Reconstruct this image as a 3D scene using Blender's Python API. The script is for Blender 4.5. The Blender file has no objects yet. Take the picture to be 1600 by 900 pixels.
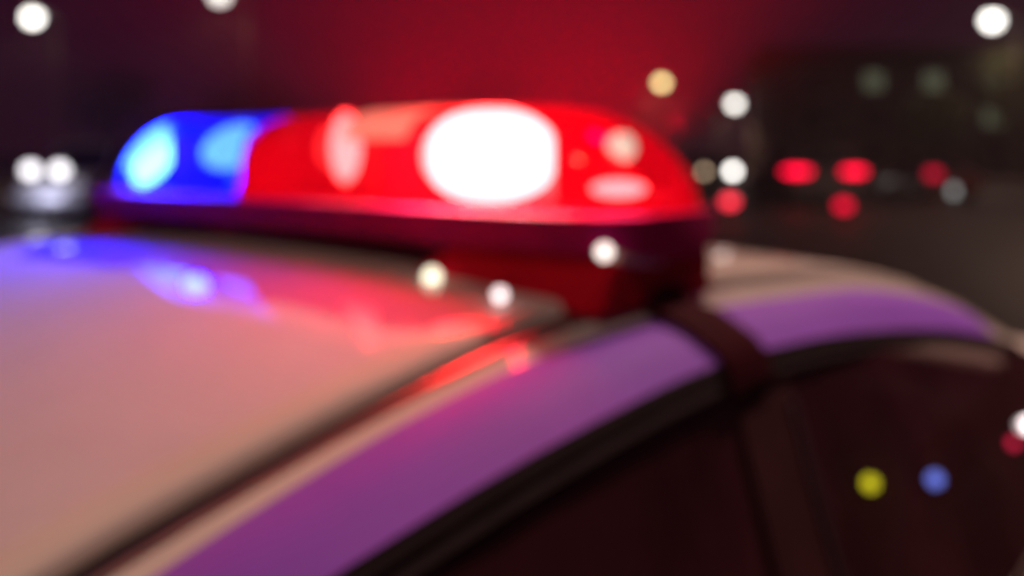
import bpy, bmesh, math, random
from mathutils import Vector, Matrix
random.seed(7)
scene = bpy.context.scene
C = scene.collection

# ------------------------------------------------------------------ camera
CAMZ = 1.50
cam_d = bpy.data.cameras.new('camera'); cam = bpy.data.objects.new('camera', cam_d); C.objects.link(cam)
cam.location = (0, 0, CAMZ); cam.rotation_euler = (math.pi/2, 0, 0)
cam_d.sensor_width = 36; cam_d.lens = 31.5
cam_d.shift_y = -(450-240)/1600
cam_d.clip_start = 0.02; cam_d.clip_end = 3000
cam_d.dof.use_dof = True
cam_d.dof.focus_distance = 0.15
cam_d.dof.aperture_fstop = 7.6
cam_d.dof.aperture_blades = 0
scene.camera = cam

# ------------------------------------------------------------------ world (night)
w = bpy.data.worlds.new('World'); scene.world = w; w.use_nodes = True
nt = w.node_tree; bg = nt.nodes['Background']
bg.inputs['Color'].default_value = (0.95, 0.12, 0.48, 1)
bg.inputs['Strength'].default_value = 0.019
vs = scene.view_settings
vs.view_transform = 'Standard'; vs.look = 'None'; vs.exposure = 0; vs.gamma = 1
scene.cycles.max_bounces = 8; scene.cycles.transparent_max_bounces = 24
scene.cycles.volume_bounces = 0
scene.cycles.sample_clamp_indirect = 6

# ------------------------------------------------------------------ materials
def mat(name, col=(.5,.5,.5), rough=.5, metal=0, emis=None, es=0, coat=0, noise=0, nscale=8, bump=0, spec=.5, bscale=60):
    m = bpy.data.materials.new(name); m.use_nodes = True
    n = m.node_tree.nodes; l = m.node_tree.links; b = n['Principled BSDF']
    b.inputs['Base Color'].default_value = (*col, 1); b.inputs['Roughness'].default_value = rough
    b.inputs['Metallic'].default_value = metal; b.inputs['Specular IOR Level'].default_value = spec
    if coat: b.inputs['Coat Weight'].default_value = coat; b.inputs['Coat Roughness'].default_value = .03
    if emis: b.inputs['Emission Color'].default_value = (*emis, 1); b.inputs['Emission Strength'].default_value = es
    tc = n.new('ShaderNodeTexCoord')
    if noise:
        t = n.new('ShaderNodeTexNoise'); t.inputs['Scale'].default_value = nscale; t.inputs['Detail'].default_value = 6
        l.new(tc.outputs['Object'], t.inputs['Vector'])
        r = n.new('ShaderNodeValToRGB')
        r.color_ramp.elements[0].position = .3; r.color_ramp.elements[1].position = .7
        r.color_ramp.elements[0].color = (*[c*(1-noise) for c in col], 1)
        r.color_ramp.elements[1].color = (*[min(1, c*(1+noise)) for c in col], 1)
        l.new(t.outputs['Fac'], r.inputs['Fac']); l.new(r.outputs['Color'], b.inputs['Base Color'])
    if bump:
        t2 = n.new('ShaderNodeTexNoise'); t2.inputs['Scale'].default_value = bscale; t2.inputs['Detail'].default_value = 4
        l.new(tc.outputs['Object'], t2.inputs['Vector'])
        bp = n.new('ShaderNodeBump'); bp.inputs['Strength'].default_value = bump; bp.inputs['Distance'].default_value = .02
        l.new(t2.outputs['Fac'], bp.inputs['Height']); l.new(bp.outputs['Normal'], b.inputs['Normal'])
    return m

def lens_mat(name, filt, transl, emis, es, tmix=.6):
    """tinted moulded plastic of a lit beacon: lets light through, scatters some, glints"""
    m = bpy.data.materials.new(name); m.use_nodes = True
    n = m.node_tree.nodes; l = m.node_tree.links; n.clear()
    out = n.new('ShaderNodeOutputMaterial')
    tr = n.new('ShaderNodeBsdfTransparent'); tr.inputs['Color'].default_value = (*filt, 1)
    tl = n.new('ShaderNodeBsdfTranslucent'); tl.inputs['Color'].default_value = (*transl, 1)
    mx = n.new('ShaderNodeMixShader'); mx.inputs[0].default_value = tmix
    l.new(tl.outputs[0], mx.inputs[1]); l.new(tr.outputs[0], mx.inputs[2])
    gl = n.new('ShaderNodeBsdfGlossy'); gl.inputs['Roughness'].default_value = .06
    fr = n.new('ShaderNodeFresnel'); fr.inputs['IOR'].default_value = 1.45
    fm = n.new('ShaderNodeMath'); fm.operation = 'MULTIPLY'; fm.inputs[1].default_value = .6
    l.new(fr.outputs[0], fm.inputs[0])
    m2 = n.new('ShaderNodeMixShader'); l.new(fm.outputs[0], m2.inputs[0])
    l.new(mx.outputs[0], m2.inputs[1]); l.new(gl.outputs[0], m2.inputs[2])
    em = n.new('ShaderNodeEmission'); em.inputs['Color'].default_value = (*emis, 1); em.inputs['Strength'].default_value = es
    # even self-glow added over the whole lens surface
    ad = n.new('ShaderNodeAddShader'); l.new(m2.outputs[0], ad.inputs[0]); l.new(em.outputs[0], ad.inputs[1])
    l.new(ad.outputs[0], out.inputs['Surface'])
    return m

def glass_mat(name, tint, ior=1.5, veil=.10):
    m = bpy.data.materials.new(name); m.use_nodes = True
    n = m.node_tree.nodes; l = m.node_tree.links; n.clear()
    out = n.new('ShaderNodeOutputMaterial')
    tr = n.new('ShaderNodeBsdfTransparent'); tr.inputs['Color'].default_value = (*tint, 1)
    gl = n.new('ShaderNodeBsdfGlossy'); gl.inputs['Roughness'].default_value = .02
    fr = n.new('ShaderNodeFresnel'); fr.inputs['IOR'].default_value = ior
    mx = n.new('ShaderNodeMixShader'); l.new(fr.outputs[0], mx.inputs[0])
    l.new(tr.outputs[0], mx.inputs[1]); l.new(gl.outputs[0], mx.inputs[2])
    # maroon diffuse veil, painted in for reddish reflections on the pane
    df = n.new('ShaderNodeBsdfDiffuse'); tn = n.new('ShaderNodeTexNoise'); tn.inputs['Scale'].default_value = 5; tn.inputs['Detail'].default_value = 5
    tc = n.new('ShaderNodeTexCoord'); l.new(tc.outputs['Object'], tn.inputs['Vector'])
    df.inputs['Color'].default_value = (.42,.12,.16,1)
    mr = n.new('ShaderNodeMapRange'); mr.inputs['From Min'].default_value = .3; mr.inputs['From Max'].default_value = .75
    mr.inputs['To Min'].default_value = veil*.5; mr.inputs['To Max'].default_value = veil*1.8
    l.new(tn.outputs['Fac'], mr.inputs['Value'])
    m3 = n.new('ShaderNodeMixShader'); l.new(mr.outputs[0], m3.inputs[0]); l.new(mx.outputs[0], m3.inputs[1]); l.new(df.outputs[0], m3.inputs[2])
    l.new(m3.outputs[0], out.inputs['Surface'])
    return m

def glow(name, col, s):
    return mat(name, tuple(.4*c for c in col), .4, emis=col, es=s)

M = dict(
    lit_pane=mat('dimly_lit_pane', (.05,.05,.04), .2, emis=(.55,.62,.40), es=.16),
    white=mat('white_car_paint', (.78,.76,.70), .6, coat=.8, spec=0, noise=.03, nscale=14),
    purple=mat('violet_side_band', (.31,.11,.75), .6, noise=.05, nscale=9, spec=.1),
    rubber=mat('black_rubber', (.02,.02,.02), .6, noise=.3, nscale=30),
    trim=mat('black_trim', (.022,.016,.018), .7, noise=.2, nscale=30, spec=.1),
    chrome=mat('brushed_trim_metal', (.55,.52,.48), .3, metal=1, noise=.1, nscale=20),
    tray=mat('beacon_lit_tray', (.40,.004,.12), .85, spec=.1, noise=.15, nscale=20),  # beacon's red and blue light put into the base colour
    foot=mat('beacon_lit_mount', (.60,.002,.02), .6, spec=.1, noise=.15, nscale=20),  # strong red stands in for the dome's light on the foot
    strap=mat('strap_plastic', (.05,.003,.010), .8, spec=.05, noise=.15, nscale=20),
    patch_glow=lens_mat('cream_patch_glow', (.5,.3,.22), (.5,.38,.3), (1,.40,.30), .36, .15),
    housing=mat('white_housing', (.75,.75,.75), .6),
    cream=mat('cream_glint', (.85,.68,.55), .5, noise=.05),
    red_lens=lens_mat('red_lens', (1,.035,.04), (.12,.0005,.001), (1,0,.020), .26),
    blue_lens=lens_mat('blue_lens', (.03,.10,1), (.002,.008,.3), (0,.006,1), .45),
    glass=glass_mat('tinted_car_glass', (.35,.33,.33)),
    pillar=mat('pillar_film', (.05,.014,.018), .7, noise=.2, nscale=20, spec=.1),
    seat=mat('seat_cloth', (.05,.04,.045), .9, noise=.3, nscale=40, bump=.3),
    asphalt=mat('asphalt', (.055,.05,.048), .55, noise=.35, nscale=1.4, bump=.5, bscale=40),
    concrete=mat('concrete', (.28,.26,.24), .8, noise=.2, nscale=3, bump=.3),
    paint=mat('road_paint', (.6,.6,.56), .6, noise=.2, nscale=5),
    pole=mat('galvanised_pole', (.35,.33,.28), .5, metal=.3, noise=.15),
    bark=mat('bark', (.10,.075,.055), .9, noise=.35, nscale=12, bump=.6),
    leaf=mat('leaves', (.07,.09,.035), .6, noise=.4, nscale=.7),
    wall=mat('render_wall', (.30,.24,.20), .85, noise=.2, nscale=.8, bump=.3),
    darkglass=mat('window_pane', (.02,.02,.03), .08),
    greycar=mat('grey_paint', (.10,.10,.11), .3, coat=.6, noise=.05),
    darkcar=mat('dark_red_paint', (.10,.02,.025), .3, coat=.6, noise=.05),
    whitecar=mat('pale_paint', (.75,.75,.8), .3, coat=.5, noise=.04),
    tyre=mat('tyre', (.02,.02,.02), .8, noise=.2, nscale=30),
    rim=mat('wheel_rim', (.5,.5,.5), .3, metal=.9, noise=.1),
    taillens=mat('tail_lens', (.3,.01,.015), .3, noise=.1),
)

# ------------------------------------------------------------------ helpers
def obj(name, bm, m, parent=None, smooth=True):
    me = bpy.data.meshes.new(name); bm.normal_update(); bm.to_mesh(me); bm.free()
    if smooth:
        for p in me.polygons: p.use_smooth = True
    o = bpy.data.objects.new(name, me); C.objects.link(o)
    me.materials.append(m if not isinstance(m, str) else M[m])
    if parent: o.parent = parent
    if smooth:
        try: me.set_sharp_from_angle(angle=math.radians(40))
        except Exception: pass
    return o
def tag(o, label=None, cat=None, group=None, kind=None):
    if label: o['label'] = label
    if cat: o['category'] = cat
    if group: o['group'] = group
    if kind: o['kind'] = kind
    return o
def thing(name, label, cat, loc=(0,0,0), rz=0, group=None):
    o = bpy.data.objects.new(name, None); C.objects.link(o)
    o.location = loc; o.rotation_euler = (0,0,rz); o.empty_display_size = .2
    return tag(o, label, cat, group)
def box(bm, x0,x1,y0,y1,z0,z1, bev=0):
    r = bmesh.ops.create_cube(bm, size=1)
    for v_ in r['verts']:
        v_.co = Vector(((x0+x1)/2+v_.co.x*(x1-x0), (y0+y1)/2+v_.co.y*(y1-y0), (z0+z1)/2+v_.co.z*(z1-z0)))
    if bev:
        es = list({e for v_ in r['verts'] for e in v_.link_edges})
        bmesh.ops.bevel(bm, geom=es, offset=bev, segments=2, affect='EDGES', profile=.6)
def B(*a, bev=0):
    bm = bmesh.new(); box(bm, *a, bev=bev); return bm
def grid(rows, bm=None, close=False):
    """rows: list of equal-length point lists -> quads"""
    bm = bm or bmesh.new()
    vs_ = [[bm.verts.new(p) for p in r] for r in rows]
    n = len(rows[0])
    for i in range(len(rows)-1):
        for j in range(n if close else n-1):
            k = (j+1) % n
            bm.faces.new((vs_[i][j], vs_[i][k], vs_[i+1][k], vs_[i+1][j]))
    return bm, vs_
def solid(bm, th):
    bmesh.ops.recalc_face_normals(bm, faces=bm.faces)
    bmesh.ops.solidify(bm, geom=list(bm.faces), thickness=th)
    return bm
def tube(bm, pts, radii, n=10, cap=True):
    rows = []
    pts = [Vector(p) for p in pts]
    for i, p in enumerate(pts):
        d = (pts[min(i+1,len(pts)-1)] - pts[max(i-1,0)]).normalized()
        a = d.cross(Vector((0,0,1))) if abs(d.z) < .9 else d.cross(Vector((1,0,0)))
        a.normalize(); b = d.cross(a)
        rows.append([p + (a*math.cos(2*math.pi*k/n)+b*math.sin(2*math.pi*k/n))*radii[i] for k in range(n)])
    _, v = grid(rows, bm, close=True)
    if cap:
        bm.faces.new(v[0][::-1]); bm.faces.new(v[-1])
    return bm
def ellip(bm, c, r, seg=20, rings=12, rot=None, sq=1):
    q = bmesh.ops.create_uvsphere(bm, u_segments=seg, v_segments=rings, radius=1)
    for v_ in q['verts']:
        p = Vector([math.copysign(abs(q_)**sq, q_)*r_ for q_, r_ in zip(v_.co, r)])
        if rot: p = rot @ p
        v_.co = p + Vector(c)
    return bm
def interp(tab, t):
    """smooth (Catmull-Rom style) interpolation through a table of (t, value)"""
    if t <= tab[0][0]: return tab[0][1]
    if t >= tab[-1][0]: return tab[-1][1]
    for i in range(len(tab)-1):
        t0,a = tab[i]; t1,b = tab[i+1]
        if t0 <= t <= t1:
            def sl(k):
                if k == 0: return (tab[1][1]-tab[0][1])/(tab[1][0]-tab[0][0])
                if k == len(tab)-1: return (tab[-1][1]-tab[-2][1])/(tab[-1][0]-tab[-2][0])
                return (tab[k+1][1]-tab[k-1][1])/(tab[k+1][0]-tab[k-1][0])
            h = t1-t0; x = (t-t0)/h
            return ((2*x**3-3*x**2+1)*a + (x**3-2*x**2+x)*h*sl(i) + (-2*x**3+3*x**2)*b + (x**3-x**2)*h*sl(i+1))
def frange(a, b, n): return [a+(b-a)*i/(n-1) for i in range(n)]

# ------------------------------------------------------------------ the road
bm = bmesh.new()
rows = [[(x, y, 0) for x in frange(-900, 900, 19)] for y in frange(-300, 1500, 19)]
grid(rows, bm); tag(obj('road', bm, 'asphalt', smooth=False), kind='structure')

# pavement with a kerb along the right of the square, and one on the far side
def slab(name, x0,x1,y0,y1,z=.13):
    o = obj(name, B(x0,x1,y0,y1,0,z), 'concrete', smooth=False); tag(o, kind='structure')
    return o
pv = slab('pavement', 12, 60, 38, 52)
bm = bmesh.new()
for i in range(60):
    x = 12+i*.8; box(bm, x, x+.785, 37.8, 37.995, 0, .15)
k = obj('kerb', bm, 'concrete', pv, smooth=False)
slab('pavement', -60, -14, 46, 60)
bm = bmesh.new()
for i in range(14):
    y = 4+i*7; box(bm, 2.1+y*.10, 2.22+y*.10, y, y+3, .003, .006)
tag(obj('lane_marking', bm, 'paint', smooth=False), kind='structure')

# ------------------------------------------------------------------ patrol car
# local frame: x = outboard from the near roof gutter, y = towards the tail, z = height
RZ = math.atan2(-.64, .768)
O0, T0 = -.55, .20
def W(o, t):
    dx, dy = o, t
    return (.132+.768*dx+.64*dy, .915-.64*dx+.768*dy)
cx, cy = W(O0, T0)
car = thing('patrol_car', 'white patrol car with violet roof edge band carrying the lit red and blue light bar', 'car', (cx,cy,0), RZ)
def L(o, t, z): return (o-O0, t-T0, z+CAMZ)       # z given relative to eye level
GZ = [(-1.45,-.62),(-1.1,-.44),(-.8,-.29),(-.575,-.22),(-.443,-.189),(-.338,-.169),(-.206,-.150),(0,-.140),(.24,-.148),(.6,-.178),(1.15,-.285),(1.5,-.40),(1.95,-.60)]
CT = [(-1.45,-.625),(-1.1,-.447),(-.8,-.298),(-.527,-.224),(-.465,-.209),(-.366,-.189),(-.242,-.172),(-.106,-.165),(.01,-.165),(.24,-.177),(.605,-.207),(1.143,-.308),(1.5,-.425),(1.95,-.62)]
LO = [(-1.45,-.64),(-1.1,-.465),(-.8,-.312),(-.514,-.236),(-.431,-.223),(-.326,-.211),(-.211,-.202),(-.08,-.196),(.081,-.200),(.39,-.229),(.846,-.299),(1.378,-.416),(1.95,-.63)]
def RC(s, t):    # height of the crowned sheet
    e = 1-((s-.55)/.55)**2
    return interp(GZ, t)+.004+.022*e*(1+1.7*max(-.55,min(0,t)))
def mir(o): return -1.1-o
tr = frange(-.72, 1.02, 40)
def both(fn, name, m, smooth=True, th=0):
    for sgn in (0, 1):
        bm, _ = grid(fn(sgn))
        if th: solid(bm, th)
        else: bmesh.ops.recalc_face_normals(bm, faces=bm.faces)
        obj(name, bm, m, car, smooth)
X = lambda o, s: mir(o) if s else o
# roof skin, rolled down into the gutter at both sides
def roofrow(t):
    c = frange(.02, 1.08, 28)
    g = interp(GZ,t)
    row = [L(-.0115,t,g-.010), L(-.0125,t,g-.003), L(-.015,t,g+.0015)]
    row += [L(-x, t, RC(x,t)) for x in c]
    row += [L(-1.085,t,g+.0015), L(-1.0875,t,g-.003), L(-1.0885,t,g-.010)]
    return row
bm, _ = grid([roofrow(t) for t in tr])
solid(bm, .003)
roof = obj('roof', bm, 'white', car)
def sidecap(ts):
    def f(s): return [[L(X(-.030,s),t,RC(.03,t)-.002), L(X(-.015,s),t,interp(GZ,t)-.001), L(X(-.011,s),t,interp(GZ,t)-.010)] for t in ts]
    return f
tl = frange(-1.42, 1.9, 70)
both(sidecap(frange(-1.42,-.725,14)), 'screen_edge', 'white')
both(sidecap(frange(1.025,1.9,16)), 'screen_edge', 'white')
both(lambda s: [[L(X(-.013,s),t,interp(GZ,t)-.012), L(X(.004,s),t,interp(GZ,t)-.017)] for t in tl], 'gutter', 'rubber')
both(lambda s: [[L(X(.003,s),t,interp(GZ,t)-.016), L(X(.0035,s),t,interp(GZ,t)-.007), L(X(.0080,s),t,interp(GZ,t)-.008),
                 L(X(.009,s),t,interp(GZ,t)-.013)] for t in tl], 'gutter_lip', 'chrome')
both(lambda s: [[L(X(.008,s),t,interp(GZ,t)-.0125), L(X(.0145,s),t,interp(GZ,t)-.0135)] for t in tl], 'gutter_seal', 'rubber')
# painted strip between the lip and the violet band
both(lambda s: [[L(X(.0140,s),t,interp(GZ,t)-.014), L(X(.016,s),t,interp(GZ,t)-.010), L(X(.022,s),t,(interp(GZ,t)-.011)*.45+interp(CT,t)*.55+.002), L(X(.030,s),t,interp(CT,t)),
                 L(X(.045,s),t,interp(CT,t)*.8+interp(LO,t)*.2+.001)] for t in tl], 'side_rail', 'white')
# violet-coloured band (slightly rounded section)
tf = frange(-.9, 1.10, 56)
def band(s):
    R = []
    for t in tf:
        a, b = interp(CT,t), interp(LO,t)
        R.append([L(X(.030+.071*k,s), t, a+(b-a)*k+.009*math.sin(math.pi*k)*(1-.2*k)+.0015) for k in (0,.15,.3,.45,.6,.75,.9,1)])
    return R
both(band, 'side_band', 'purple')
# the rest of the pillars in body paint, fore and aft of the band
def pil(ts):
    def f(s):
        R = []
        for t in ts:
            a, b = interp(CT,t), interp(LO,t)
            R.append([L(X(.030+.071*k,s), t, a+(b-a)*k+.009*math.sin(math.pi*k)*(1-.2*k)) for k in (0,.25,.5,.75,1)])
        return R
    return f
both(pil(frange(-1.42,-.895,12)), 'front_pillar', 'white')
both(pil(frange(1.095,1.9,12)), 'rear_pillar', 'white')
# door frames: black weatherstrip then frame lip then glass
BELT = -.575
def frame(s):
    return [[L(X(.100,s),t,interp(LO,t)+.001), L(X(.106,s),t,interp(LO,t)-.010), L(X(.102,s),t,interp(LO,t)-.012), L(X(.110,s),t,interp(LO,t)-.022), L(X(.106,s),t,interp(LO,t)-.024)] for t in frange(-1.35,1.55,60)]
both(frame, 'window_surround', 'trim')
def side_o(z):     # outboard position of the side glass
    return .105+(.255-.105)*max(0,min(1,(-.235-z)/(.575-.235)))
def glasspanel(t0,t1):
    def f(s):
        R = []
        for t in frange(t0,t1,14):
            top = interp(LO,t)-.020
            if top < BELT+.01: top = BELT+.01
            R.append([L(X(side_o(top+(BELT-top)*k)-.004,s), t-.10*k*(1 if abs(t-t1)<.2 or t0>0 else 1), top+(BELT-top)*k) for k in frange(0,1,7)])
        return R
    return f
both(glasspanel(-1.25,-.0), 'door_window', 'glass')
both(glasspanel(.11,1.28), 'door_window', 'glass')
# centre pillar
def bp(s): return [[L(X(side_o(z)+.002,s), tt-.10*((-.235-z)/(.34)), z) for z in frange(-.23,BELT,8)] for tt in (-.005,.03,.06,.085,.115)]
both(bp, 'centre_pillar', 'pillar')
both(lambda s: [[L(X(side_o(z)+.006,s), tt-.10*((-.235-z)/.34), z) for z in frange(-.25,BELT,8)] for tt in (.100,.104,.109,.113)], 'pillar_strip', 'chrome')
# body side: belt to sill, with wheel arches cut by shape
SIDE = [(-.560,.262),(-.62,.275),(-.75,.292),(-.90,.290),(-1.05,.280),(-1.18,.262),(-1.24,.235)]
def arch(t):   # lowest z of body at t
    z = -1.24
    for c in (-1.72, 1.02+.0):
        d = abs(t-c)
        if d < .36: z = max(z, -1.18+math.sqrt(.36**2-d*d)*1.0)
    return z
def sidep(t0,t1,n=24):
    def f(s):
        R = []
        for t in frange(t0,t1,n):
            bot = arch(t)
            dt = 0
            if t < -1.45: dt = (-1.45-t)/1.05
            if t > 1.4: dt = (t-1.4)/.75
            ins = .12*dt*dt
            zt = -.56 - (.10*min(1,max(0,(-1.45-t)/1.0)) if t < -1.45 else 0)
            row = []
            for k in frange(0,1,12):
                z = zt+(bot-zt)*k
                row.append(L(X(interp([(-a,b) for a,b in SIDE], -z)-ins,s), t, z))
            R.append(row)
        return R
    return f
both(sidep(-2.5,-1.30,40), 'front_wing', 'white')
for (a,b) in ((-1.294,-.006),(.0,1.10)):
    for sgn in (0,1):
        bm,_ = grid(sidep(a,b,28)(sgn)); solid(bm,.01)
        d = obj('door', bm, 'white', car)
        hb = B(*( (L(X(.284,sgn),0,0)[0]-.012, L(X(.284,sgn),0,0)[0]+.022) ), L(0,b-.28,0)[1], L(0,b-.08,0)[1], CAMZ-.70, CAMZ-.665, bev=.008)
        obj('handle', hb, 'trim', d)
both(sidep(1.106,2.2,40), 'rear_wing', 'white')
# bonnet, windscreen, rear window, boot, front and rear ends
def ins(t):
    dt = 0
    if t < -1.45: dt = (-1.45-t)/1.05
    if t > 1.4: dt = (t-1.4)/.75
    return .12*dt*dt
def deck(ts, zf):
    R = []
    for t in ts:
        h = .262-ins(t)
        R.append([L(-1.1-h+(1.1+2*h)*k, t, zf(t)+.035*math.sin(math.pi*k)) for k in frange(0,1,15)])
    return R
bm,_ = grid(deck(frange(-2.5,-1.42,12), lambda t: -.56-.10*min(1,max(0,(-1.45-t)/1.0)))); solid(bm,.004); obj('bonnet', bm, 'white', car)
bm,_ = grid(deck(frange(1.72,2.2,6), lambda t: -.56)); solid(bm,.004); obj('boot_lid', bm, 'white', car)
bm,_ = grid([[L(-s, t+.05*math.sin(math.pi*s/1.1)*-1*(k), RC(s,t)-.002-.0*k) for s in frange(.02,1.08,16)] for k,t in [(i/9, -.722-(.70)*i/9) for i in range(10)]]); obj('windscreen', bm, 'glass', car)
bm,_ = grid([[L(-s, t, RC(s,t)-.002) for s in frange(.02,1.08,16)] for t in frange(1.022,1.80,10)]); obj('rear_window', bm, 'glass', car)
for t_, nm, zt in ((-2.5,'front_panel',-.66),(2.2,'rear_panel',-.56)):
    h = .262-ins(t_)
    sg = -1 if t_ < 0 else 1
    bm,_ = grid([[L(-1.1-h+(1.1+2*h)*k, t_+sg*(.05*math.sin(math.pi*k)+b_), z) for k in frange(0,1,15)] for z,b_ in ((zt,0),(zt-.08,.02),(-.95,.03),(-1.10,.02),(-1.2,0))])
    bmesh.ops.recalc_face_normals(bm, faces=bm.faces)
    obj(nm, bm, 'white', car)
    bx_ = bmesh.new(); y0 = L(0,t_+sg*.05,0)[1]; box(bx_, -.80,.80, min(y0,y0+sg*.08),max(y0,y0+sg*.08), CAMZ-1.12,CAMZ-.96, bev=.02); obj('bumper', bx_, 'trim', car)
for sx in (-1,1):
    obj('headlight', B(sx*.55-.13,sx*.55+.13, L(0,-2.56,0)[1], L(0,-2.48,0)[1], CAMZ-.86,CAMZ-.72, bev=.02), 'chrome', car)
    obj('tail_light', B(sx*.62-.12,sx*.62+.12, L(0,2.20,0)[1], L(0,2.255,0)[1], CAMZ-.80,CAMZ-.66, bev=.015), 'taillens', car)
def wheel(parent, x, y, r, wdt):
    bm = bmesh.new(); tube(bm, [(x-wdt/2,y,r),(x-wdt/2+.02,y,r),(x+wdt/2-.02,y,r),(x+wdt/2,y,r)], [r*.9,r,r,r*.9], n=26)
    o = obj('wheel', bm, 'tyre', parent)
    sg = 1 if x > 0 else -1
    bm = bmesh.new(); tube(bm, [(x+sg*(wdt/2-.01),y,r),(x+sg*(wdt/2+.006),y,r),(x+sg*(wdt/2+.012),y,r)], [r*.62,r*.6,r*.2], n=20)
    obj('rim', bm, 'rim', o)
for sx in (-1,1):
    for t in (-1.72,1.02): wheel(car, sx*.72, t-T0, .31, .19)
# underbody and cabin floor close the shell; interior
obj('floor_pan', B(-.74,.74,-2.55,1.9,.24,.32), 'trim', car)
obj('engine_bay', B(-.70,.70,-2.6,-1.62,.30,.80), 'trim', car, smooth=False)
obj('boot_tub', B(-.68,.68,1.15,1.95,.32,.90), 'trim', car, smooth=False)
obj('dashboard', B(-.70,.70,-1.62,-1.25,.62,.93, bev=.05), 'trim', car)
bm = bmesh.new()
for k in range(24):
    pass
ring = [(.36+.18*math.cos(a), -1.16-.06*math.sin(a), .92+.17*math.sin(a)) for a in frange(0,2*math.pi,25)]
tube(bm, ring, [.014]*25, n=8, cap=False); tube(bm, [(.36,-1.30,.84),(.36,-1.16,.92)], [.03,.035], n=8)
obj('steering_wheel', bm, 'trim', car)
def seat(x, y, wd=.5):
    s = bmesh.new(); box(s, x-wd/2,x+wd/2, y-.5,y+.03, .42,.56, bev=.04); o = obj('seat', s, 'seat', car)
    s = bmesh.new(); box(s, x-wd/2,x+wd/2, -.07,.07, 0,.56, bev=.05)
    for v_ in s.verts: v_.co = Vector((v_.co.x, v_.co.y+y+v_.co.z*.30, v_.co.z+.54))
    obj('backrest', s, 'seat', o)
    for hx in ([x] if wd < .6 else [x-.38, x+.38]):
        s = bmesh.new(); box(s, hx-.13,hx+.13, y+.13,y+.22, 1.10,1.25, bev=.035); obj('headrest', s, 'seat', o)
seat(-.36,-.55); seat(.36,-.55); seat(0,.40,1.25)
# belt hanging beside the centre pillar
bm = bmesh.new(); tube(bm, [L(.07,-.06,-.26),L(.12,-.10,-.45),L(.15,-.14,-.60)], [.016,.016,.016], n=6); obj('seat_belt', bm, 'seat', car)
# glowing beads added inside for the reflections in the rear door glass
M['glint_y'] = glow('yellow_window_glint', (.9,.85,.02), 3.4); M['glint_b'] = glow('blue_window_glint', (.16,.25,1), 4.0)
M['glint_w'] = glow('white_window_glint', (1,.85,.85), 5); M['glint_r'] = glow('red_window_glint', (1,.02,.1), 4)
def pix(x, y, t):      # point on the plane at constant t seen at this bearing (numbers worked out once for the rear shelf)
    r = (x-800)/1400
    Y = (t+.132*.64+.915*.768)/(r*.64+.768); Xx = r*Y
    o = (Xx-.132)*.768-(Y-.915)*.64
    return L(o, t, -(y-240)/1400*Y)
shelf = obj('rear_shelf', B(-.62,.62, .62,1.15, .80,.84, bev=.01), 'seat', car)
for (x,y,mm,lb,rr,tt_) in ((1360,755,'glint_y','yellow reflection in the rear side window, built as a glowing bead',.011,.62),(1461,749,'glint_b','blue reflection in the rear side window, built as a glowing bead',.0105,.62),
                   (1606,664,'glint_w','white light spot at the rear edge of the rear side window, an added bead',.010,.87),(1584,692,'glint_r','small red light spot below the white one, an added bead',.008,.87)):
    bm = bmesh.new(); ellip(bm, pix(x,y,tt_), (rr,rr,rr), 12, 8); o = obj('window_glint', bm, mm, car); o['label'] = lb

# ------------------------------------------------------------------ light bar (rests on the roof)
bx0, by0 = W(-.53, 0)
bar = thing('light_bar', 'long roof light bar with blue left dome and red right dome, both lit', 'light bar', (bx0,by0,1.36), RZ)
def LB(o, t, z): return (o+.53, t, z+CAMZ-1.36)
ZB, ZT = -.058, .053
def dome_rows(o0, o1, round0, round1, slant0=0, slant1=0, e=.16, pw=2.3):
    R = []
    n = 34
    for i in range(n):
        x = o0+(o1-o0)*i/(n-1)
        # denser sampling at rounded ends
        if round0: x = o0+(o1-o0)*(1-math.cos(i/(n-1)*math.pi/2))
        if round1: x = o0+(o1-o0)*math.sin(i/(n-1)*math.pi/2)
        k = 1; 
        if round0 and x-o0 < e: k = max(0,1-max(0,(e-(x-o0))/e)**pw)**(1/pw)
        if round1 and o1-x < e: k = max(0,1-max(0,(e-(o1-x))/e)**pw)**(1/pw)
        k = max(k, .02)
        wd = .112*(.45+.55*k)
        ring = []
        for a in frange(0, math.pi, 17):
            c, s_ = math.cos(a), math.sin(a)
            yy = wd*math.copysign(abs(c)**.62, c)
            zz = (ZT-ZB)*k*abs(s_)**.62
            sl = (slant0*(1-i/(n-1))+slant1*(i/(n-1)))*zz/(ZT-ZB)
            ring.append(LB(x+sl, yy, ZB+zz))
        R.append(ring)
    return R
def dome(name, lens, *a, **k):
    rows = dome_rows(*a, **k); bm, v_ = grid(rows)
    bm.faces.new(v_[0][::-1]); bm.faces.new(v_[-1])
    bmesh.ops.recalc_face_normals(bm, faces=bm.faces)
    return obj(name, bm, lens, bar)
bd = dome('blue_dome', 'blue_lens', -.99, -.575, True, False, 0, .03, e=.16, pw=1.3)
rd = dome('red_dome', 'red_lens', -.553, .036, False, True, .03, 0, e=.17, pw=1.9)
bm,_ = grid([[LB(o, .116*(.62+.38*k)*sg, z) for (sg,z) in ((-1,-.059),(-1.02,-.064),(-.92,-.093),(-.6,-.103),(.6,-.103),(.92,-.093),(1.02,-.064),(1,-.059))] for o,k in [(-.995,0),(-.98,.7),(-.93,1),(-.6,1),(-.1,1),(.02,.9),(.035,.5),(.045,0)]], close=True)
bmesh.ops.holes_fill(bm, edges=[e for e in bm.edges if e.is_boundary])
bmesh.ops.recalc_face_normals(bm, faces=bm.faces)
obj('base_tray', bm, 'tray', bar)
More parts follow.
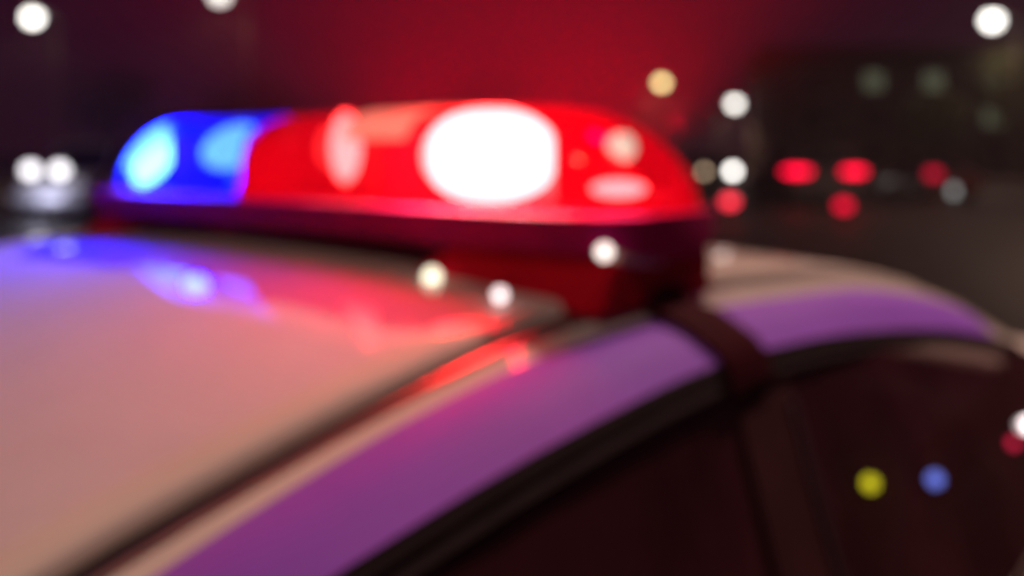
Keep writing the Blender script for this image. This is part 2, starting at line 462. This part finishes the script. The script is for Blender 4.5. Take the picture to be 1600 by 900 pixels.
# tan patch on the red dome: an added cap with painted-in glow
cap = [[LB(o, y*.112, ZB+(ZT-ZB)*h+.0025) for (y,h) in ((-.94,.66),(-.86,.80),(-.74,.90),(-.55,.965),(0,1.0),(.55,.965),(.74,.90),(.86,.80))] for o in (-.345,-.31,-.275,-.24)]
bm,_ = grid(cap); solid(bm,.003); o = obj('tan_patch', bm, 'patch_glow', bar)

def lamp(parent, o, t, z, rx, rz, e, col=(1,1,1), tilt=0, ry=.02, yaw=0, sq=1):
    mm = glow('lamp_glow', col, e)
    bm = bmesh.new()
    rot = Matrix.Rotation(yaw,3,'Z') @ Matrix.Rotation(tilt,3,'Y')
    ellip(bm, LB(o,t,z), (rx,ry,rz), 24, 14, rot, sq)
    l_ = obj('lamp', bm, mm, parent)
    # silvered reflector bowl behind
    rows = []
    for i,kk in enumerate((.15,.5,.85,1.12)):
        rows.append([Vector(LB(o,t,z))+rot@Vector((rx*kk*math.cos(a), .045-.045*(kk/1.12)**2, rz*kk*math.sin(a))) for a in frange(0,2*math.pi*19/20,20)])
    bm,_ = grid(rows, close=True); obj('reflector', bm, 'chrome', l_)
dv = [LB(-.564, y*.100, ZB+(ZT-ZB)*h*.97) for (y,h) in ((-1,0),(-.98,.5),(-.9,.76),(-.74,.88),(-.5,.96),(0,1),(.5,.96),(.74,.88),(.9,.76),(.98,.5),(1,0))]
bm = bmesh.new(); f_ = bm.faces.new([bm.verts.new(p) for p in dv]); ex = bmesh.ops.extrude_face_region(bm, geom=[f_])
for v_ in ex['geom']:
    if isinstance(v_, bmesh.types.BMVert): v_.co.x += .010
bmesh.ops.recalc_face_normals(bm, faces=bm.faces); obj('divider', bm, 'tray', bar, smooth=False)
for (a_, b_) in ((-.545,-.055),(-.93,-.585)):
    bm = bmesh.new(); box(bm, LB(a_,0,0)[0], LB(b_,0,0)[0], .056, .060, LB(0,0,-.055)[2], LB(0,0,.022)[2])
    obj('inner_housing', bm, 'housing', bar, smooth=False)
for (o_, p_) in ((-.335,rd),(-.075,rd),(-.835,bd)):
    bm = bmesh.new(); box(bm, LB(o_-.003,0,0)[0], LB(o_+.003,0,0)[0], -.045, .054, LB(0,0,-.055)[2], LB(0,0,.028)[2]); obj('bulkhead', bm, 'tray', p_, smooth=False)
lamp(rd, -.196, -.01, -.002, .072, .050, 72, (1,1,.93), yaw=.55, sq=.72)
lamp(rd, -.428, -.03, .008, .019, .042, 30, (.95,.9,.8), yaw=.5)
lamp(rd, -.485, 0, .008, .026, .030, 2.0, (1,.8,.7), yaw=.5)
lamp(bd, -.93, -.02, -.004, .027, .054, 48, tilt=.62, yaw=.5)
lamp(bd, -.70, -.02, .010, .050, .029, 11, tilt=-.3, yaw=.5)
lamp(rd, .008, -.05, .006, .014, .014, .8, (1,.75,.6), yaw=.5, ry=.008)  # glowing bead put in for a reflection at the dome's end
lamp(rd, .008, -.055, -.034, .026, .008, 30, (.95,.9,.85), yaw=.6, ry=.008)  # pale glowing strip put in for the reflection below it
# light thrown by the beacons: a glow all round, and the turning beams thrown up and back over the roof
def beam(o, en, aim, size=78):
    sp = bpy.data.lights.new('beacon_beam', 'SPOT'); sp.energy = en; sp.color = (1,.0,.012); sp.spot_size = math.radians(size); sp.spot_blend = .5; sp.shadow_soft_size = .03
    so = bpy.data.objects.new('beacon_beam', sp); C.objects.link(so); so.parent = bar
    so.location = LB(o, .135, .015)
    wl = Matrix.Rotation(-RZ,3,'Z') @ Vector(aim)
    so.rotation_euler = wl.to_track_quat('-Z','Y').to_euler()
beam(-.46, 880, (-.14,.85,.72), 92); beam(-.20, 800, (0,.85,.75), 92); beam(-.06, 700, (-.02,.85,.70), 84)
def glowlamp(o, t, z, en, col, r=.02):
    pl = bpy.data.lights.new('beacon_light', 'POINT'); pl.energy = en; pl.color = col; pl.shadow_soft_size = r
    po = bpy.data.objects.new('beacon_light', pl); C.objects.link(po); po.parent = bar; po.location = LB(o,t,z)
glowlamp(-.20, -.06, .02, 3.4, (1,.0,.02)); glowlamp(-.02, -.05, .02, 2.2, (1,.0,.04))
glowlamp(-.80, -.06, .01, 26, (.02,.04,1))

# feet and clamps
def foot(o0,o1,top0,top1,z1):
    bm = bmesh.new()
    def ringat(z,a,b,t0,t1): return [LB(a,t0,z),LB(b,t0,z),LB(b,t1,z),LB(a,t1,z)]
    rows = [ringat(-.094,top0,top1,-.085,.085), ringat(-.105,top0-.005,top1+.003,-.092,.09), ringat(z1+.012,o0,o1,-.115,.105), ringat(z1,o0-.004,o1+.004,-.12,.11)]
    _,v_ = grid(rows, bm, close=True); bm.faces.new(v_[0][::-1]); bm.faces.new(v_[-1])
    bmesh.ops.recalc_face_normals(bm, faces=bm.faces)
    bmesh.ops.bevel(bm, geom=list(bm.edges), offset=.005, segments=2, affect='EDGES')
    return obj('foot', bm, 'foot', bar)
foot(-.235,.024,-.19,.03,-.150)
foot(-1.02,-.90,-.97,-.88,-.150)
def strap(s):
    X_ = (lambda o: mir(o)) if s else (lambda o: o)
    pts = [(.0,-.112),(.020,-.128),(.034,-.152),(.06,-.158),(.098,-.182),(.110,-.20),(.114,-.225)]
    tt = [.0,.0,.002,.006,.012,.018,.02]
    bm,_ = grid([[LB(X_(o),tt[i]-.040,z),LB(X_(o),tt[i]-.015,z+.004),LB(X_(o),tt[i]+.020,z+.004),LB(X_(o),tt[i]+.045,z)] for i,(o,z) in enumerate(pts)])
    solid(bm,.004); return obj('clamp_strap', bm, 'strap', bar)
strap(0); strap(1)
for sx,t_ in ((-.13,-.122),(-.16,.112)):
    bm = bmesh.new(); ellip(bm, LB(sx,t_,-.135), (.007,.005,.007), 12, 8); obj('bolt', bm, 'chrome', bar)
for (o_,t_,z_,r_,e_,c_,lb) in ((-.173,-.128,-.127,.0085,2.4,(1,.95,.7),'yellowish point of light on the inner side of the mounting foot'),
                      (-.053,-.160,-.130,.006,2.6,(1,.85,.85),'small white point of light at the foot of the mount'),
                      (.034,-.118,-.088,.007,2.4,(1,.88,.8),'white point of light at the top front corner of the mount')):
    bm = bmesh.new(); ellip(bm, LB(o_,t_,z_), (r_,r_,r_), 12, 8); o = obj('marker_light', bm, glow('marker_light_glow', c_, e_), bar); o['label'] = lb  # glowing beads added for unexplained bright spots around the mount
bm = bmesh.new(); tube(bm, [LB(.030,-.095,-.094),LB(.034,-.06,-.100),LB(.034,-.02,-.106)], [.005,.006,.004], n=8); obj('glint_strip', bm, 'cream', bar)  # pale strip added for a smeared glint on the bracket edge

# ------------------------------------------------------------------ street lamps
def street_lamp(x, y, h, label, size=.3, col=(1,.97,.9), e=14, arm=(0,1), lean=1.2, group='street lamps lit around the square', light_e=0):
    r = thing('street_lamp', label, 'street lamp', (x-arm[0]*lean, y-arm[1]*lean, 0), 0, group)
    bm = bmesh.new()
    ax, ay = arm[0]*lean, arm[1]*lean
    tube(bm, [(0,0,0),(0,0,.9),(0,0,.92),(0,0,h*.6),(0,0,h-.3),(ax*.12,ay*.12,h+.05),(ax*.5,ay*.5,h+.25),(ax,ay,h+.30)], [.12,.11,.08,.07,.06,.055,.05,.045], n=12)
    obj('pole', bm, 'pole', r)
    bm = bmesh.new(); box(bm, ax-size*.9,ax+size*.9, ay-size*.9,ay+size*.9, h+.05+size*.55,h+.16+size*.55, bev=.03); obj('lamp_housing', bm, 'pole', r)
    bm = bmesh.new(); ellip(bm, (ax,ay,h), (size,size,size*.95), 16, 10); g = obj('lamp_globe', bm, glow('street_lamp_glow', col, e), r)
    if light_e:
        pl = bpy.data.lights.new('street_lamp_light','SPOT'); pl.spot_size = math.radians(150); pl.spot_blend = .4; pl.energy = light_e; pl.color = (1,.62,.45); pl.shadow_soft_size = size
        po = bpy.data.objects.new('street_lamp_light', pl); C.objects.link(po); po.parent = r; po.location = (ax,ay,h-size*1.5)
    return r
street_lamp(-22.9,42.8,8.0,'tall street lamp at upper left above the pair of white headlamps', .38, e=6, arm=(-1,0), light_e=250)
street_lamp(-12.4,38,8.25,'street lamp cut by the top edge of the photo above the blue dome', .38, e=2.6, arm=(-1,0), light_e=250)
street_lamp(23.8,44.4,8.1,'brightest street lamp at upper right above the dark trees', .42, e=6, arm=(-1,0), light_e=260)
street_lamp(13.7,82,8.0,'small yellowish street lamp above the right end of the red dome', .45, (1,.9,.38), 5.5, arm=(1,0), light_e=600)
street_lamp(17.4,70,5.4,'white street lamp right of the red dome, below the yellowish one', .42, e=6, arm=(1,0), light_e=600)

street_lamp(14.5,18.5,8.0,'added lamp out of view on the right, lighting the road behind the car', .35, e=3, arm=(-1,0), light_e=1300)  # added out of view to brighten the road
# lamp added out of view past the tail, casting the bar's shadow forward
r = street_lamp(3.5,4.7,7.0,'unseen street lamp beside the patrol car, past its tail', .2, (1,.72,.6), 5, arm=(-1,0))
sl = bpy.data.lights.new('lamp_light', 'SPOT'); sl.energy = 1750; sl.color = (1,.59,.47); sl.spot_size = math.radians(64); sl.spot_blend = .5; sl.shadow_soft_size = .2
slo = bpy.data.objects.new('lamp_light', sl); C.objects.link(slo); slo.parent = r; slo.location = (-1.2,0,6.75); slo.rotation_euler = Vector((-3.3,-4.1,-5.4)).to_track_quat('-Z','Y').to_euler()

r = street_lamp(-1.6,-3.2,6.5,'added fill lamp standing in front of the patrol car', .2, (1,.72,.6), 5, arm=(0,1))
sl = bpy.data.lights.new('lamp_light', 'SPOT'); sl.energy = 230; sl.color = (1,.64,.47); sl.spot_size = math.radians(64); sl.spot_blend = .5; sl.shadow_soft_size = .2  # unseen fill added on the camera side to lift the roof
slo = bpy.data.objects.new('lamp_light', sl); C.objects.link(slo); slo.parent = r; slo.location = (0,1.2,6.25); slo.rotation_euler = Vector((1.9,3.2,-4.8)).to_track_quat('-Z','Y').to_euler()

# ------------------------------------------------------------------ background vehicles
def vehicle(label, cat, x, y, rz, paint, Ln=4.3, Wd=1.75, hood=.85, top=1.45, group='cars on the road behind', van=False):
    r = thing('parked_car' if cat == 'car' else cat, label, cat, (x,y,0), rz, group)
    hl = Ln/2
    prof = [(-hl,.30),(-hl-.03,.5),(-hl,hood-.18),(-hl+.15,hood-.04),(-hl+1.1,hood+.04),(hl-.75 if not van else hl-.05,hood+.08),(hl-.05,hood+.02),(hl+.03,.55),(hl,.30)]
    rows = []
    for k in (-1,-.96,-.8,0,.8,.96,1):
        w_ = Wd/2*k; sh = .06 if abs(k)==1 else (.02 if abs(k)==.96 else 0)
        rows.append([(w_, p[0]*(1-sh*.4), p[1]-(sh if p[1]>.6 else 0)) for p in prof])
    bm,v_ = grid(rows); bm.faces.new(v_[0]); bm.faces.new(v_[-1][::-1])
    bm.faces.new([rr[0] for rr in v_][::-1] + [rr[-1] for rr in v_][::1]) if False else None
    bmesh.ops.recalc_face_normals(bm, faces=bm.faces)
    obj('body', bm, paint, r)
    a0, a1 = -hl+1.05, (hl-.7 if not van else hl-.1)
    b0, b1 = -hl+1.75, (hl-1.25 if not van else hl-.25)
    rows = [[(-Wd/2*.93,a0,hood),(Wd/2*.93,a0,hood),(Wd/2*.93,a1,hood+.05),(-Wd/2*.93,a1,hood+.05)],
            [(-Wd/2*.74,b0,top-.04),(Wd/2*.74,b0,top-.04),(Wd/2*.74,b1,top-.04),(-Wd/2*.74,b1,top-.04)]]
    bm,v_ = grid(rows, close=True); bmesh.ops.recalc_face_normals(bm, faces=bm.faces); obj('window', bm, 'darkglass', r, smooth=False)
    bm = bmesh.new(); box(bm, -Wd/2*.76,Wd/2*.76,b0-.03,b1+.03,top-.045,top, bev=.02); obj('roof', bm, paint, r)
    for sx in (-1,1):
        bm = bmesh.new(); tube(bm,[(sx*Wd/2*.94,a0,hood),(sx*Wd/2*.75,b0,top-.03)],[.035,.03],n=6); obj('pillar', bm, paint, r)
        bm = bmesh.new(); tube(bm,[(sx*Wd/2*.94,a1,hood),(sx*Wd/2*.75,b1,top-.03)],[.05,.04],n=6); obj('pillar', bm, paint, r)
        for yy in (-hl+.8, hl-.8): wheel(r, sx*(Wd/2-.1), yy, .32, .2)
    return r
def light(parent, nm, x, y, z, sx, sz, col, e, sy=.03):
    bm = bmesh.new(); ellip(bm, (x,y,z), (sx,sy,sz), 14, 8)
    return obj(nm, bm, glow(nm+'_glow', col, e), parent)
# white off-road car on the left, driving lamps on the bonnet edge, facing the camera
x0, y0 = -10.4, 20.4
dn = math.atan2(-x0, -y0)
v1 = vehicle('white off-road car facing the camera with two bright lamps over its front', 'car', x0, y0+2.0, 0, 'whitecar', hood=1.02, top=1.75, Wd=1.7)
for xx in (-.39,.26): light(v1, 'headlight', xx, -2.32, 1.13, .19, .15, (1,.96,1), 3.2)
light(v1, 'number_plate', -.05, -2.22, .45, .3, .09, (.6,.6,1), .5)  # plate glows by itself though it is no lamp
obj('bumper', B(-.85,.85,-2.35,-2.2,.35,.62, bev=.04), 'whitecar', v1)
sl2 = bpy.data.lights.new('bumper_fill','POINT'); sl2.energy = 14; sl2.color = (.75,.75,1); sl2.shadow_soft_size = .1
s2 = bpy.data.objects.new('bumper_fill', sl2); C.objects.link(s2); s2.parent = v1; s2.location = (0,-2.75,.55)  # fill light added ahead of the car to brighten its bumper
# dark SUV ahead on the right: tail lights lit
v2 = vehicle('dark estate car seen from behind with two wide red tail lights lit', 'car', 8.7, 27.3, 0, 'greycar', hood=1.0, top=1.6, Wd=2.0, van=True)
v2.rotation_euler = (0,0,math.pi); v2.location = (8.75,27.2,0)
for xx in (-.80,.80): light(v2, 'tail_light', xx, 2.20, 1.0, .43 if xx > 0 else .36, .10, (1,.0,.035), 4.0)
# car coming towards the camera, near side hidden by the red dome
v3 = vehicle('oncoming car with headlamps lit, half hidden behind the end of the red dome', 'car', 9.2, 42.2, 0, 'greycar', hood=.85, top=1.45)
light(v3, 'headlight', .66, -2.2, .72, .22, .20, (1,.95,.9), 8); light(v3, 'headlight', -.62, -2.2, .70, .14, .13, (1,.7,.45), 3.0)
# far parked car, one dim tail light
v4 = vehicle('dark red car parked far right with one dim red tail light', 'car', 14.0, 30.4, 0, 'darkcar')
v4.rotation_euler = (0,0,math.pi)
light(v4, 'tail_light', .72, 2.17, .86, .26, .15, (.9,0,.05), 1.0)
bm = bmesh.new(); light(v4, 'number_plate', .1, 2.2, .32, .13, .17, (.6,.65,.65), .9); bm.free()  # pale spot made as a plate with added self-glow

# posts with glowing heads, added for red light spots on the road
for (x,y,h,lb,e) in ((4.86,20,.43,'red light spot on the road right of the red dome, built as a glowing post',3.2),(7.4,20,.34,'red light spot below the right tail light of the estate car, built as a glowing post',1.9)):
    p = thing('glow_post', lb, 'marker post', (x,y,0), 0, 'red light spots on the road')
    bm = bmesh.new(); tube(bm, [(0,0,0),(0,0,.04),(0,0,.045),(0,0,h-.12)], [.16,.15,.035,.03], n=12); obj('post', bm, 'rubber', p)
    bm = bmesh.new(); ellip(bm, (0,0,h), (.17,.17,.12), 14, 8); obj('lamp', bm, glow('red_spot_glow', (1,.03,.06) if e>2 else (1,0,.04), e), p)

# ------------------------------------------------------------------ trees
def tree(x, y, h, cr, label, n=1500, seed=0, group='trees across the road'):
    rnd = random.Random(seed)
    r = thing('broadleaf_tree', label, 'tree', (x,y,0), rnd.random()*6, group)
    bm = bmesh.new()
    tube(bm, [(0,0,0),(.05,0,h*.2),(-.05,.05,h*.45),(0,0,h*.75)], [.26,.2,.15,.05], n=9)
    tips = []
    for i in range(9):
        a = i*2.4; z0 = h*(.3+.05*i); q = (math.cos(a)*cr*.7, math.sin(a)*cr*.7, z0+h*.16)
        tube(bm, [(0,0,z0),(q[0]*.5,q[1]*.5,z0+h*.07),q], [.09,.06,.02], n=6); tips.append(q)
    obj('trunk', bm, 'bark', r)
    bm = bmesh.new()
    cl = [(Vector(q), cr*rnd.uniform(.35,.55)) for q in tips]+[(Vector((rnd.uniform(-.5,.5)*cr,rnd.uniform(-.5,.5)*cr,h*rnd.uniform(.5,.92))), cr*rnd.uniform(.3,.5)) for _ in range(9)]
    for i in range(n):
        c, rad = rnd.choice(cl)
        d = Vector((rnd.gauss(0,1),rnd.gauss(0,1),rnd.gauss(0,1))).normalized()*rad*rnd.random()**.4
        p = c+d; a = Vector((rnd.gauss(0,1),rnd.gauss(0,1),rnd.gauss(0,1))).normalized(); b = a.orthogonal().normalized(); s = rnd.uniform(.10,.2)
        bm.faces.new([bm.verts.new(p+a*s), bm.verts.new(p+b*s*.5), bm.verts.new(p-a*s), bm.verts.new(p-b*s*.5)])
    obj('crown', bm, 'leaf', r, smooth=False)
    return r
T = [(22.0,47,4.6,1.9,'small tree at the left end of the row, in front of the building'),(26.5,46,7.4,2.6,'tall tree under the bright upper right street lamp'),(32,47,8.6,3.2,'largest tree at the right edge of the row'),
     (37,46,9.8,3.8,'tree past the right edge of the photo'),(-25,56,7,3,'dark tree behind the off-road car at far left'),(-17,58,6.5,3,'dark tree right of the far left street lamp')]
for i,a in enumerate(T): tree(*a, n=2200, seed=i+3)

# low building behind the trees
bl = thing('house', 'plain rendered building standing in the dark behind the right-hand trees', 'building', (30,60,0), 0)
obj('wall', B(-12,14,0,8,0,7.6), 'wall', bl, smooth=False)
bm = bmesh.new(); rows = [[(-12.5,-.5,7.6),(14.5,-.5,7.6)],[(-12.5,4,9.2),(14.5,4,9.2)],[(-12.5,8.5,7.6),(14.5,8.5,7.6)]]; grid(rows,bm); solid(bm,.15); obj('roof', bm, 'bark', bl, smooth=False)
for i in range(6):
    for z in (.9,3.3,5.7):
        f_ = obj('window', B(-10.5+i*4,-9.1+i*4,-.06,.02,z,z+1.3), 'pole', bl, smooth=False)
        obj('pane', B(-10.4+i*4,-9.2+i*4,-.075,-.062,z+.1,z+1.2), ('lit_pane' if (i,z) in ((1,5.7),(2,5.7),(3,3.3),(4,.9),(3,5.7)) else 'darkglass'), f_, smooth=False)

# ------------------------------------------------------------------ haze
hz = obj('haze', B(-140,140,-40,170,-1,12), M['wall'], smooth=False)
hz.data.materials.clear()
hm = bpy.data.materials.new('haze'); hm.use_nodes = True; n = hm.node_tree.nodes; n.clear()
out = n.new('ShaderNodeOutputMaterial'); pvn = n.new('ShaderNodeVolumePrincipled')
pvn.inputs['Color'].default_value = (.9,.9,.9,1); pvn.inputs['Density'].default_value = .003
hm.node_tree.links.new(pvn.outputs[0], out.inputs['Volume']); hz.data.materials.append(hm)
tag(hz, kind='stuff')
